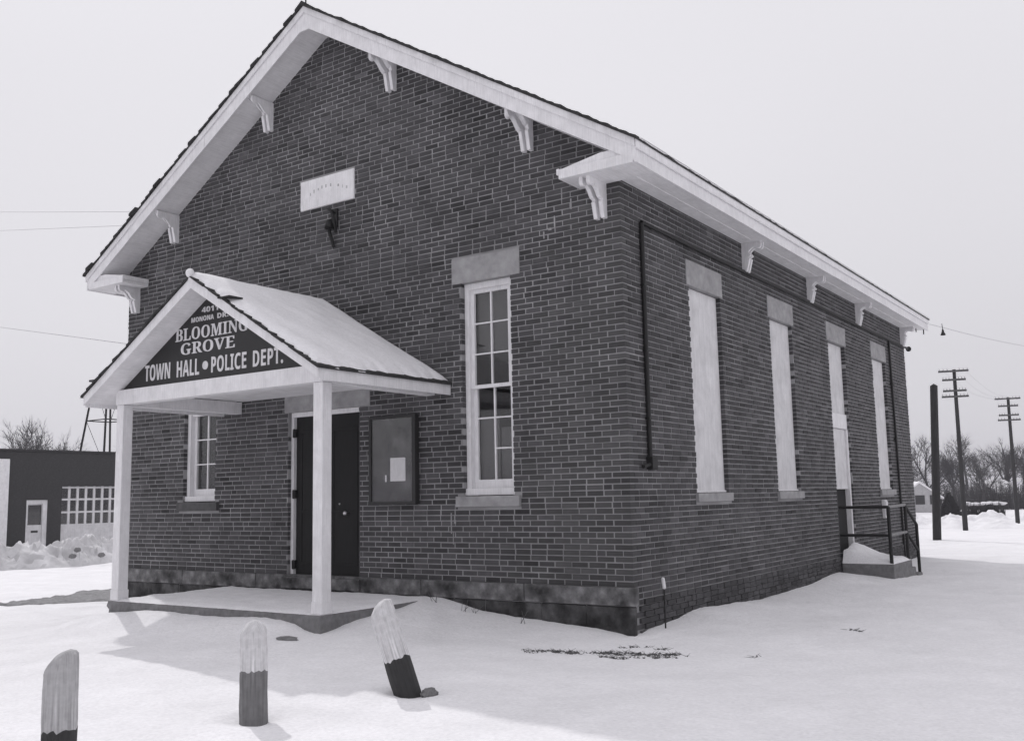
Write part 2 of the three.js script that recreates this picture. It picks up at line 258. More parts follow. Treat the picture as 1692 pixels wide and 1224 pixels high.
frontStones.forEach((o, i) => { if (i === 5) return; mesh(i === 2 || i === 3 ? 'sill' : 'lintel', rbox(o[0] + .003, o[1] - .003, o[2] + .003, o[3] - .003, -.2, i === 2 || i === 3 ? .055 : .016, .008), i === 3 ? M.plainBrick : M.stone, hall); });
sideStones.forEach((o, i) => mesh(i > 3 ? 'sill' : 'lintel', rbox(-.2, i > 3 ? .05 : .016, o[2] + .003, o[3] - .003, -o[1] + .003, -o[0] - .003, .008), M.stone, hall));
{
  const ds = mesh('date_stone', rbox(-5.327, -4.243, 5.783, 6.232, -.1, .03, .012), M.paleStone, hall); ds.userData.label = 'pale worn date stone high in the gable';
  // shallow worn carving, a bent row of strokes too weathered to read
  const s = []; for (let i = 0; i < 11; i++) { const t = i / 10, x = -5.2 + t * 0.82, y = 5.98 + 0.1 * Math.sin(Math.PI * t); if (R() < .3) continue; const hh = rr(.014, .034); s.push(rbox(x - rr(.004, .02), x + rr(.006, .026), y - hh, y + hh * rr(.5, 1), .026, .0322, .003)); }
  mesh('worn_carving', s, mat(0.60, tStone, .9), ds);
}
// sash windows of the front
winX.forEach((x, wi) => {
  const g = new THREE.Group(); g.name = 'window'; g.position.set(x, 0, 0); hall.add(g);
  const zf = -.065;
  mesh('frame', [box(-.385, -.315, 1.54, 4.27, -.20, zf), box(.315, .385, 1.54, 4.27, -.20, zf), box(-.315, .315, 4.19, 4.27, -.20, zf), rbox(-.40, .40, 1.545, 1.63, -.20, zf + .03, .006)], M.white, g);
  const mid = 2.93;
  mesh('sash', [box(-.315, -.265, mid - .03, 4.19, -.145, -.105), box(.265, .315, mid - .03, 4.19, -.145, -.105), box(-.265, .265, 4.14, 4.19, -.145, -.105), box(-.265, .265, mid - .03, mid + .015, -.145, -.105)], M.white, g);
  mesh('sash', [box(-.315, -.265, 1.63, mid + .02, -.19, -.15), box(.265, .315, 1.63, mid + .02, -.19, -.15), box(-.265, .265, 1.63, 1.74, -.19, -.15), box(-.265, .265, mid - .02, mid + .02, -.19, -.15)], M.white, g);
  const up = [mid + .015, 4.14], lo = [1.74, mid - .02];
  mesh('muntin', box(-.011, .011, up[0], up[1], -.140, -.110), M.white, g); mesh('muntin', box(-.011, .011, lo[0], lo[1], -.185, -.155), M.white, g);
  for (const k of [1, 2]) {
    const yu = up[0] + (up[1] - up[0]) * k / 3, yl = lo[0] + (lo[1] - lo[0]) * k / 3;
    for (const s of [-1, 1]) {
      mesh('muntin', box(s < 0 ? -.265 : .0112, s < 0 ? -.0112 : .265, yu - .009, yu + .009, -.140, -.111), M.white, g);
      if (!(wi === 0 && k === 1 && s < 0)) mesh('muntin', box(s < 0 ? -.265 : .0112, s < 0 ? -.0112 : .265, yl - .009, yl + .009, -.185, -.156), M.white, g);
    }
  }
  const pane = (x0, x1, y0, y1, z) => { const p = mesh('pane', box(x0, x1, y0, y1, -.0015, .0015), M.glass, g); p.position.z = z; p.rotation.set(rr(-.004, .004), rr(-.006, .006), 0); };
  for (let c = 0; c < 2; c++) for (let k = 0; k < 3; k++) {
    const x0 = c ? .011 : -.265, x1 = c ? .265 : -.011;
    pane(x0, x1, up[0] + (up[1] - up[0]) * k / 3, up[0] + (up[1] - up[0]) * (k + 1) / 3, -.126);
    if (wi === 0 && c === 0 && k === 0) { pane(x0, x1, lo[0], lo[0] + (lo[1] - lo[0]) * 2 / 3, -.171); continue; }
    if (wi === 0 && c === 0 && k === 1) continue;
    pane(x0, x1, lo[0] + (lo[1] - lo[0]) * k / 3, lo[0] + (lo[1] - lo[0]) * (k + 1) / 3, -.171);
  }
  if (wi === 0) { mesh('window_shade', box(-.30, .30, 3.36, 4.25, -.262, -.256), M.shade, g); mesh('window_shade', box(-.30, -.0, 1.55, 2.55, -.262, -.256), M.shade, g); mesh('window_shade', box(.02, .30, 1.55, 2.4, -.275, -.269), M.shade, g); }
});
// dark double door in its narrow white casing
{
  const g = new THREE.Group(); g.name = 'front_door'; hall.add(g);
  mesh('casing', [box(-5.56, -5.505, .46, 2.80, -.14, -.05), box(-4.185, -4.16, .46, 2.80, -.14, -.05), box(-5.505, -4.185, 2.735, 2.80, -.14, -.05)], M.white, g);
  for (const [a, b] of [[-5.503, -4.872], [-4.866, -4.187]]) {
    const l = mesh('door_leaf', rbox(a, b, .465, 2.733, -.15, -.10, .004), M.door, g);
    mesh('moulding', [rbox(a + .09, b - .09, 2.5, 2.54, -.102, -.092, .004), rbox(a + .09, b - .09, .62, .66, -.102, -.092, .004), rbox(a + .09, b - .09, 1.35, 1.39, -.102, -.092, .004), rbox(a + .09, a + .13, .66, 2.5, -.102, -.091, .004), rbox(b - .13, b - .09, .66, 2.5, -.102, -.091, .004)], M.door, l);
  }
  for (const y of [.62, 1.62, 2.5]) mesh('hinge', [rbox(-5.535, -5.47, y - .06, y + .06, -.104, -.045, .008), rod(V(-5.50, y - .065, -.045), V(-5.50, y + .065, -.045), .012)], M.iron, g);
  mesh('door_knob', [new THREE.SphereGeometry(.032, 14, 10).translate(-4.47, 1.34, -.045), rod(V(-4.47, 1.34, -.1), V(-4.47, 1.34, -.05), .012)], M.brass, g);
  mesh('door_knob', [new THREE.SphereGeometry(.014, 10, 8).translate(-4.62, 1.47, -.09)], M.brass, g);
  mesh('door_step', rbox(-5.62, -4.1, .30, .455, -.28, .075, .01), M.table, hall);
}
// tall side openings closed with boards, and the side door
sideZ.forEach((z, i) => {
  const g = new THREE.Group(); g.name = i === 2 ? 'side_door' : 'boarded_window'; g.position.set(0, 0, z); hall.add(g);
  if (i !== 2) {
    mesh('frame', [box(-.26, -.13, 1.52, 4.23, -.52, -.42), box(-.26, -.13, 1.52, 4.23, .42, .52)], M.white, g);
    const b = mesh('board', rbox(-.085, -.055, 1.525, 4.222, -.516, .516, .004), i & 1 ? M.boardB : M.board, g);
    mesh('ledge', rbox(-.054, -.03, 1.522, 1.55, -.515, .515, .004), M.white, g);
  } else {
    mesh('board', rbox(-.095, -.065, 2.93, 4.222, -.516, .516, .004), M.boardB, g);
    mesh('transom_bar', rbox(-.15, -.035, 2.65, 2.925, -.517, .517, .008), M.white, g);
    mesh('board', rbox(-.095, -.067, 1.54, 2.645, -.43, .516, .004), M.board, g);
    mesh('door_leaf', rbox(-.17, -.12, .42, 1.536, -.43, .516, .006), M.door, g);
    mesh('door_jamb', rbox(-.20, -.03, .42, 2.645, -.517, -.435, .006), M.white, g);
  }
});
// roof: boards, shingles, snow, soffits, fascias, returns, brackets
{
  const Z0 = .5, Z1 = -14.15, EX = .475;
  for (const s of [1, -1]) {
    const X = t => XC + s * t, hw = W / 2 + EX;
    const order = pts => s > 0 ? pts : pts.slice().reverse();
    const slope = mesh('roof_slope', prism(order([[XC, RT(XC) - .24], [X(hw), RT(X(hw)) - .24], [X(hw), RT(X(hw))], [XC, RT(XC)]]), Z1, Z0 - .03), M.trim, hall);
    slope.userData.label = s > 0 ? 'right roof slope with white boarded underside' : 'left roof slope with white boarded underside';
    const cuts = s > 0 ? [.0005, 3.05, hw] : [.0005, 2.2, 4.1, hw], low = t => 8.64 - SL * t - .305 + .055 * t / hw;
    for (let k = 0; k < cuts.length - 1; k++) { const a = cuts[k] + (k ? .003 : 0), b = cuts[k + 1], o = k % 2 ? .003 : 0; mesh('rake_board', prism(order([[X(a), low(a)], [X(b), low(b)], [X(b), 8.642 - SL * b], [X(a), 8.642 - SL * a]]), Z0 - .028, Z0 - .003 + o), M.white, hall); }
    mesh('crown_moulding', prism(order([[X(.0005), RT(XC) - .09], [X(hw + .01), RT(X(hw)) - .09], [X(hw + .01), RT(X(hw)) + .004], [X(.0005), RT(XC) + .004]]), Z0 + .001, Z0 + .024), M.white, hall);
    // shingle courses, each lapped over the one below, with ragged ends at the gable
    const n = 44, sh = [], ex = (hw + .05) / n;
    for (let k = 0; k < n; k++) {
      const a = (k + 1) * ex, b = k * ex - .05, y = t => 8.64 - SL * t + .006, bb = Math.max(.001, b), jag = rr(.012, .05) + (R() < .12 ? rr(.02, .05) : 0);
      sh.push(prism(order([[X(bb), y(bb)], [X(a), y(a)], [X(a), y(a) + .038 + rr(0, .016)], [X(bb), y(bb) + .022]]), Z1 - .03, Z0 + .02 + jag));
    }
    mesh('shingles', sh, M.shingle, slope).userData.kind = 'stuff';
    // boxed eave
    const xe = X(hw), xw = s > 0 ? 0.012 : -W - 0.012, lo = Math.min(xe - s * .03, xw), hi = Math.max(xe - s * .03, xw);
    const sof = mesh('soffit', box(lo, hi, EAVE - .0, EAVE + .02, Z1 + .02, Z0 - .03), M.trim, hall);
    mesh('seam_strip', [rbox(xw + s * .2 - .01, xw + s * .2 + .01, EAVE - .006, EAVE + .004, Z1 + .05, 0, .003)], M.white, sof);
    const fz = [Z0 + .003, -3.1, -6.9, -10.6, Z1 - .004]; for (let k = 0; k < 4; k++) mesh('fascia', rbox(Math.min(xe - s * .02, xe + s * (.012 - .002 * (k % 2))), Math.max(xe - s * .02, xe + s * (.012 - .002 * (k % 2))), EAVE - .025 - .004 * (k % 2), 5.423, fz[k + 1] + .002, fz[k] - (k ? .002 : 0), .005), M.white, hall);
    mesh('gutter_board', [rbox(Math.min(xe + s * .013, xe + s * .04), Math.max(xe + s * .013, xe + s * .04), 5.31, 5.425, Z1, Z0 + .02, .01)], M.white, hall);
    // cornice return
    const xr = s > 0 ? -.53 : -W + .53, a = Math.min(xr, xe - s * .03), b = Math.max(xr, xe - s * .03);
    mesh('cornice_return', [rbox(a, b, EAVE - .02, EAVE + .10, .002, Z0 - .002, .008), prism(order([[s > 0 ? a : b, EAVE + .101], [xe - s * .03, EAVE + .101], [xe - s * .03, EAVE + .19], [xw, EAVE + .19]]), .012, Z0 - .03), rbox(s > 0 ? xr - .02 : xr - .015, s > 0 ? xr + .015 : xr + .02, EAVE + .03, EAVE + .104, .012, Z0 + .012, .006)], M.white, hall);
  }
  mesh('rake_board', prism([[XC - .16, RT(XC) - .36], [XC + .16, RT(XC) - .36], [XC, RT(XC) - .2]], Z0 - .029, Z0 - .001), M.white, hall);
  mesh('ridge_cap', prism([[XC - .14, 8.64 + .03 - .086], [XC, 8.64 + .03], [XC + .14, 8.64 + .03 - .086], [XC + .14, 8.64 - .012], [XC, 8.7 + .02], [XC - .14, 8.64 - .012]].slice(0, 3).concat([[XC + .14, 8.64 + .062 - .086], [XC, 8.64 + .075], [XC - .14, 8.64 + .062 - .086]]), Z1 - .03, Z0 + .06), M.shingle, hall);
  mesh('ridge_rod', rod(V(XC - .02, 8.62, Z0 - .05), V(XC - .03, 9.25, Z0 - .05), .012, .008), M.iron, hall);
  // snow on the shaded slope, ragged toward its edges
  const nx = 40, nz = 120, top = [], hwS = W / 2 + EX;
  const Y = (t, u) => { const edge = Math.min(1, t * 3, (1 - t) * 9 + .15, u * 30, (1 - u) * 30); const n = .5 + .5 * fbm(t * 6, u * 17, 3); return Math.max(0, edge) * (.018 + .05 * n) - (n < .2 ? .03 : 0); };
  const g = new THREE.BufferGeometry(), P = [], I = [];
  for (let j = 0; j <= nz; j++) for (let i = 0; i <= nx; i++) { const t = i / nx, u = j / nz, d = .02 + t * (hwS + .05 + .03 * fbm(u * 40, 2, 3)); P.push(XC + d, 8.64 - SL * d + .045 + Y(t, u), Z0 - .02 + (Z1 - Z0 + .1) * u); }
  const o = P.length / 3; for (let j = 0; j <= nz; j++) for (let i = 0; i <= nx; i++) { const t = i / nx, u = j / nz, d = .02 + t * (hwS + .03 + .03 * fbm(u * 40, 2, 3)); P.push(XC + d, 8.64 - SL * d + .03, Z0 - .02 + (Z1 - Z0 + .1) * u); }
  const w1 = nx + 1; for (let j = 0; j < nz; j++) for (let i = 0; i < nx; i++) { const k = j * w1 + i; I.push(k, k + 1, k + w1, k + 1, k + w1 + 1, k + w1); }
  for (let j = 0; j < nz; j++) { const k = j * w1 + nx; I.push(k, k + o, k + w1, k + o, k + o + w1, k + w1); }
  for (let i = 0; i < nx; i++) { I.push(i, i + o, i + 1, i + 1, i + o, i + 1 + o); }
  g.setAttribute('position', new THREE.Float32BufferAttribute(P, 3)); g.setIndex(I); g.computeVertexNormals();
  mesh('roof_snow', g, M.roofSnow, hall);
}
// paired scroll brackets; profile: x outward from the wall, y down from the soffit
function bracketGeo(drop, reach) {
  const s = new THREE.Shape(); s.moveTo(0, .03); s.lineTo(reach, .03); s.lineTo(reach, -.02); s.quadraticCurveTo(reach + .005, -.075, reach - .04, -.085); s.quadraticCurveTo(reach - .085, -.085, reach - .10, -.055); s.quadraticCurveTo(reach - .15, -.06, reach - .2, -.12); s.quadraticCurveTo(.16, -.19, .12, -.185); s.lineTo(.095, -.20); s.lineTo(.12, -.225); s.lineTo(.07, -drop); s.lineTo(0, -drop); s.closePath();
  const plate = (z0, z1, k) => new THREE.ExtrudeGeometry(s, { depth: z1 - z0 - .008, bevelEnabled: true, bevelSize: .004, bevelThickness: .004, bevelSegments: 1, curveSegments: 5 }).translate(0, 0, z0 + .004).scale(k, 1, 1);
  const core = new THREE.Shape(); core.moveTo(0, .02); core.lineTo(reach - .12, .02); core.lineTo(reach - .2, -.04); core.lineTo(.05, -.12); core.lineTo(.02, -drop + .03); core.lineTo(0, -drop + .03); core.closePath();
  return [plate(-.085, -.028, 1), plate(.028, .085, 1), new THREE.ExtrudeGeometry(core, { depth: .057, bevelEnabled: false, curveSegments: 4 }).translate(0, 0, -.0285)];
}
{
  const fr = bracketGeo(.46, .42).map(g => g.scale(1, 1, .86)), sd = bracketGeo(.41, .40).map(g => g.scale(1, 1, .86)), sl = bracketGeo(.41, .30).map(g => g.scale(1, 1, .8));
  const at = (geos, x, y, z, turn, tilt) => mesh('bracket', geos.map(g => { const q = g.clone(); if (tilt) { const p = q.attributes.position; for (let i = 0; i < p.count; i++) p.setY(i, p.getY(i) + (p.getY(i) > -.2 ? tilt * p.getZ(i) : 0)); q.computeVertexNormals(); } return q.rotateY(turn).translate(x, y, z); }), M.white, hall);
  for (const o of [-3.52, -1.26, 1.26, 3.52]) at(fr, XC + o, SB(XC + o) + .02, .004, -Math.PI / 2, -Math.sign(o) * SL);
  for (const x of [-.24, -W + .24]) at(sd, x, EAVE - .03, .004, -Math.PI / 2);
  for (const z of [-3.86, -6.86, -9.86, -13.5]) { at(sl, .004, EAVE - .015, z, 0); }
}

// ------------------------------------------------------------ the porch
{
  const p = thing('entrance_porch', 'white gabled porch on two square posts sheltering the front doors', 'porch');
  const pc = -4.775, hw = 2.21, s0 = .595, ZF = 2.36, top = 4.30, y = t => top - s0 * t;
  { // worn concrete with crumbled edges
    const g = new THREE.BoxGeometry(3.97, .515, 1.98, 90, 8, 40).translate(-4.775, .0075, 1.07), a = g.attributes.position, c = V(0, 0, 0);
    for (let i = 0; i < a.count; i++) { c.fromBufferAttribute(a, i); const e = (Math.abs(c.x + 4.775) > 1.93 ? 1 : 0) + (c.z > 2.0 ? 1 : 0) + (c.y > .2 ? 1 : 0); const n = fbm(c.x * 4 + c.y * 9, c.z * 4 - c.y * 7, 4), k = .012 * n + (e > 1 ? -.022 * Math.max(0, n + .25) : 0) + (c.x < -6.5 && c.z > 1.7 && c.y < .22 ? .05 * fbm(c.x * 6, c.y * 9 + c.z * 5, 3) : 0); a.setXYZ(i, c.x + Math.sign(c.x + 4.775) * k * (Math.abs(c.x + 4.775) > 1.98 ? 1 : 0), c.y + (e > 1 && c.y > .2 ? -Math.abs(k) * .6 : 0), c.z + (c.z > 2.05 ? k : 0)); }
    g.computeVertexNormals(); mesh('slab', g, M.concrete, p); }
  // thin trodden snow on the slab
  { const g = new THREE.PlaneGeometry(3.95, 1.96, 90, 50).rotateX(-Math.PI / 2), a = g.attributes.position;
    for (let i = 0; i < a.count; i++) { const x = a.getX(i), z = a.getZ(i), e = Math.min(1.975 - Math.abs(x), .98 - z, .6) ; a.setY(i, .262 + Math.min(.03, e * .35) * (.7 + .6 * fbm(x * 1.7 + 3, z * 1.7, 4)) + .004 * fbm(x * 9, z * 9, 2)); }
    g.translate(-4.775, 0, 1.07); g.computeVertexNormals(); mesh('slab_snow', g, M.roofSnow, p); }
  for (const x of [-6.66, -2.88]) { const q = mesh('post', [rbox(x - .075, x + .075, .265, 2.862, 1.88, 2.03, .008)], M.white, p); mesh('post_foot', rbox(x - .083, x + .083, .268, .40, 1.872, 2.038, .006), M.white, q); }
  mesh('beam', rbox(-6.75, -2.79, 2.864, 3.065, 1.875, 2.04, .006), M.white, p);
  for (const x of [-6.66, -2.88]) mesh('beam', rbox(x - .075, x + .075, 2.85, 3.03, .01, 1.872, .006), M.white, p);
  mesh('porch_ceiling', box(-6.58, -2.96, 3.035, 3.055, .01, 1.87), M.trim, p);
  for (const s of [1, -1]) {
    const X = t => pc + s * t, order = q => s > 0 ? q : q.slice().reverse();
    const sl = mesh('roof_slope', prism(order([[pc, y(0) - .10], [X(hw), y(hw) - .10], [X(hw), y(hw)], [pc, y(0)]]), .012, ZF - .03), M.trim, p);
    mesh('rake_board', prism(order([[X(.0005), y(0) - .135], [X(hw + .02), y(hw) - .125], [X(hw + .02), y(hw) + .002], [X(.0005), y(0) + .002]]), ZF - .028, ZF), M.white, p);
    const xe = X(hw); mesh('fascia', rbox(Math.min(xe, xe + s * .025), Math.max(xe, xe + s * .025), y(hw) - .15, y(hw) - .004, .012, ZF - .03, .005), M.white, p);
    const n = 16, sh = [], ex = (hw + .05) / n;
    for (let k = 0; k < n; k++) { const a = (k + 1) * ex, b = Math.max(.001, k * ex - .04); sh.push(prism(order([[X(b), y(b) + .004], [X(a), y(a) + .004], [X(a), y(a) + .032 + rr(0, .012)], [X(b), y(b) + .016]]), .012, ZF + .015 + rr(0, .03))); }
    mesh('shingles', sh, M.shingle, sl).userData.kind = 'stuff';
  }
  mesh('shingle_flap', rbox(-4.2, -3.98, y(.68) + .05, y(.68) + .066, ZF - .16, ZF + .05, .004).rotateZ(0), M.shingle, p);
  mesh('ridge_end', [new THREE.SphereGeometry(.055, 12, 8).scale(1, 1.1, 1).translate(pc, top + .05, ZF + .01), rbox(pc - .045, pc + .045, top - .04, top + .06, ZF - .10, ZF + .015, .015)], M.white, p);
  // snow on the right slope
  { const nx = 44, nz = 50, P = [], I = [], w = nx + 1;
    const hgt = (t, u) => { const e = Math.min(1, t * 7 + .25, (1 - t) * 14, u * 10, (1 - u) * 14 + .05); return Math.sqrt(Math.max(0, e)) * (.09 + .035 * fbm(t * 2.3, u * 2.5, 3)) ; };
    for (const lay of [0, 1]) for (let j = 0; j <= nz; j++) for (let i = 0; i <= nx; i++) { const t = i / nx, u = j / nz, jag = .07 * fbm(t * 11, 3, 4) * u ** 6, d = -.05 + t * (hw + .05 + (.02 + .07 * fbm(5, u * 9, 4)) * t ** 5); P.push(pc + d, y(Math.abs(d)) + .022 + (lay ? 0 : hgt(t, u)), .016 + (ZF - .03 + jag) * u); }
    const o = (nx + 1) * (nz + 1);
    for (let j = 0; j < nz; j++) for (let i = 0; i < nx; i++) { const k = j * w + i; I.push(k, k + w, k + 1, k + 1, k + w, k + w + 1); }
    for (let j = 0; j < nz; j++) for (const [k, f] of [[j * w + nx, 1], [j * w, 0]]) f ? I.push(k, k + w, k + o, k + o, k + w, k + o + w) : I.push(k, k + o, k + w, k + o, k + o + w, k + w);
    for (let i = 0; i < nx; i++) { const k = nz * w + i; I.push(k, k + o, k + 1, k + 1, k + o, k + 1 + o); }
    const g = new THREE.BufferGeometry(); g.setAttribute('position', new THREE.Float32BufferAttribute(P, 3)); g.setIndex(I); g.computeVertexNormals(); mesh('roof_snow', g, M.roofSnow, p); }
  // dark gable panel with painted lettering
  const un = t => top - .13 - s0 * t, hb = (top - .10 - 3.067) / s0;
  const panel = mesh('gable_sign', prism([[pc - hb, 3.067], [pc + hb, 3.067], [pc, top - .102]], 1.94, 1.99), M.sign, p); panel.userData.label = 'black triangular sign with white lettering in the porch gable';
  const [serif, sans] = await Promise.all(['fonts/droid/droid_serif_bold.typeface.json', 'fonts/droid/droid_sans_bold.typeface.json'].map(f => new FontLoader().loadAsync(f)));
  const word = (str, font, x0, x1, y0, y1) => {
    const g = new TextGeometry(str, { font, size: 1, depth: .006, curveSegments: 4, bevelEnabled: false }); g.computeBoundingBox(); const b = g.boundingBox;
    g.translate(-b.min.x, 0, 0); const hgt = str === '.' || str === '\u2022' ? b.max.y : b.max.y; g.scale((x1 - x0) / (b.max.x - b.min.x), (y1 - y0) / hgt, 1).translate(x0, y0, 1.9905);
    mesh('lettering', g, M.letter, panel);
  };
  word('4011', sans, -5.02, -4.70, 3.935, 4.005);
  word('MONONA', sans, -5.225, -4.78, 3.828, 3.892); word('DR.', sans, -4.71, -4.50, 3.828, 3.892);
  word('BLOOMING', serif, -5.545, -4.13, 3.61, 3.77);
  word('GROVE', serif, -5.425, -4.37, 3.425, 3.575);
  word('TOWN', sans, -6.18, -5.64, 3.145, 3.36); word('HALL', sans, -5.50, -5.05, 3.142, 3.352);
  mesh('lettering', new THREE.CylinderGeometry(.055, .055, .006, 18).rotateX(Math.PI / 2).translate(-4.93, 3.25, 1.9935), M.letter, panel);
  word('POLICE', sans, -4.81, -4.15, 3.145, 3.348); word('DEPT.', sans, -4.03, -3.50, 3.145, 3.342);
}

// ------------------------------------------------------------ things fixed to the hall
{
  const n = thing('notice_board', 'glazed dark framed notice board hung right of the doors', 'notice board', [-3.495, 2.04, .012]);
  mesh('frame', [rbox(-.415, -.375, -.59, .59, 0, .075, .006), rbox(.355, .415, -.59, .59, 0, .085, .006), rbox(-.375, .355, .55, .59, 0, .075, .006), rbox(-.375, .355, -.59, -.55, 0, .075, .006)], M.darkFrame, n);
  mesh('backing', box(-.376, .356, -.552, .552, .004, .02), M.cork, n);
  mesh('paper', rbox(-.07, .195, -.285, .025, .0205, .023, .001), M.paper, n); mesh('paper', rbox(-.165, -.135, -.29, -.20, .0205, .023, .001), M.paper, n);
  mesh('glass', box(-.374, .354, -.55, .55, .055, .058), M.glass, n);
}
{
  const n = thing('lamp_bracket', 'black iron lamp bracket hanging below the date stone', 'lamp bracket', [-4.62, 5.68, .012]);
  mesh('wall_plate', rbox(-.06, .06, -.26, 0.02, -.004, .03, .01), M.iron, n);
  mesh('hook', tube([V(0, -.05, .02), V(.02, -.02, .16), V(.1, -.06, .2), V(.14, -.18, .18), V(.1, -.3, .1), V(.05, -.34, .05)], .022, 24, 8), M.iron, n); mesh('stay', [tube([V(0, -.2, .02), V(-.06, -.3, .06), V(-.03, -.42, .05), V(.0, -.55, .03)], .026, 16, 8)], M.iron, n);
  mesh('socket', new THREE.LatheGeometry([[0, 0], [.035, 0], [.06, -.07], [.075, -.13], [.0, -.12]].map(q => new THREE.Vector2(...q)), 12).translate(-.02, -.16, .1), M.iron, n);
}
{
  const c1 = thing('electrical_conduit', 'dark conduit dropping down the side wall beside the near corner', 'conduit');
  mesh('pipe', [rod(V(.035, 1.88, -.47), V(.035, 4.76, -.47), .028)], M.iron, c1);
  mesh('junction_box', [rbox(.002, .09, 1.80, 1.95, -.56, -.42, .01), rod(V(.05, 1.86, -.44), V(.055, 1.83, -.24), .024)], M.iron, c1);
  mesh('clip', [2.4, 3.2, 4.0].map(y => rbox(.002, .062, y - .012, y + .012, -.505, -.435, .004)), M.iron, c1);
  const c2 = thing('electrical_conduit', 'dark conduit running level beneath the side eave brackets', 'conduit');
  mesh('pipe', tube([V(.035, 4.775, -.47), V(.036, 4.76, -3), V(.034, 4.775, -6), V(.036, 4.76, -9), V(.035, 4.77, -12), V(.035, 4.77, -14.05)], .024, 40), M.iron, c2);
  mesh('insulator', new THREE.LatheGeometry([[0, -.06], [.05, -.06], [.065, 0], [.05, .05], [0, .06]].map(q => new THREE.Vector2(...q)), 10).rotateX(Math.PI / 2).translate(.035, 4.77, -14.08), M.iron, c2);
  const c3 = thing('electrical_conduit', 'dark conduit dropping beside the last boarded window at the far corner', 'conduit');
  mesh('pipe', rod(V(.035, .1, -12.35), V(.035, 4.74, -12.22), .024), M.iron, c3); mesh('clip', [1.2, 2.6, 3.8].map(y => rbox(.002, .066, y - .015, y + .015, -12.36, -12.2, .004)), M.iron, c3);
  const wb = thing('meter_box', 'small white box on the side wall under the last boarded window', 'box', [.002, 1.13, -10.93]);
  mesh('case', rbox(0, .07, -.19, .18, -.10, .10, .012), M.paper, wb); mesh('lid', rbox(.0705, .085, -.12, .15, -.08, .08, .006), M.paper, wb);
  const wire = tag(mesh('service_wire', [tube([V(.49, 5.33, -14.2), V(.92, 5.53, -18.8), V(1.35, 5.80, -23.5), V(2.4, 6.5, -34.6)], .006, 30, 5)], M.wire), 'thin wire leaving the far roof corner toward the right', 'wire');
  const bell = thing('wire_insulator', 'small black bell insulator hanging off the far roof corner', 'insulator', [.78, 5.17, -14.25]);
  mesh('bell', new THREE.LatheGeometry([[0, .02], [.02, 0], [.03, -.06], [.06, -.12], [.05, -.135], [0, -.11]].map(q => new THREE.Vector2(...q)), 12), M.iron, bell); mesh('hanger', rod(V(0, 0, 0), V(-.01, .14, 0), .008), M.iron, bell);
  mesh('hook', rod(V(.30, 5.185, -13.75), V(.30, 5.10, -13.75), .012), M.iron, hall); mesh('hook', rod(V(.42, 5.17, -13.95), V(.42, 5.06, -13.95), .014), M.iron, hall);
}
// ------------------------------------------------------------ side stoop with pipe rails
{
  const s = thing('side_stoop', 'concrete stoop with black pipe rails at the side door', 'stoop');
  mesh('landing', rbox(.04, .92, -.3, .25, -9.06, -7.74, .02), M.concrete, s);
  mesh('step', rbox(.10, .90, -.3, .10, -9.42, -9.064, .02), M.concrete, s); mesh('step', rbox(.10, .93, -.3, -.02, -9.78, -9.424, .02), M.concrete, s);
  { const g = new THREE.PlaneGeometry(.86, 1.30, 34, 40).rotateX(-Math.PI / 2), a = g.attributes.position;
    for (let i = 0; i < a.count; i++) { const x = a.getX(i) + .43, z = a.getZ(i), e = Math.min(x + .3, .86 - x, .65 - Math.abs(z)); const drift = .20 * Math.exp(-((x / .34) ** 2)) * (.75 + .5 * Math.exp(-(((z + .12) / .3) ** 2))); a.setY(i, .246 + Math.min(1, Math.max(0, e) * 9) * (.075 + drift + .02 * fbm(x * 3, z * 3, 3))); }
    g.translate(.48, 0, -8.4); g.computeVertexNormals(); mesh('landing_snow', g, M.roofSnow, s); }
  const P = [V(.87, .2, -7.8), V(.87, 1.215, -7.8)], Q = [V(.87, .2, -9.0), V(.87, 1.235, -9.0)], E = [V(.885, -.25, -9.74), V(.885, .86, -9.74)];
  mesh('rail_post', rod(P[0], P[1], .032), M.iron, s); mesh('rail_post', rod(Q[0], Q[1], .03), M.iron, s); mesh('rail_post', rod(E[0], E[1], .03), M.iron, s);
  for (const y of [1.215, .73]) { mesh('rail', rod(V(.03, y, -7.8), V(.87, y, -7.8), .027), M.iron, s); mesh('rail', rod(V(.87, y, -7.8), V(.87, y + .015, -9.0), .026), M.ironLit, s); mesh('rail', rod(V(.87, y + .01, -9.0), V(.885, y - .36, -9.74), .027), M.iron, s); }  // outer rails use a paler iron: the light on them is in the colour
}
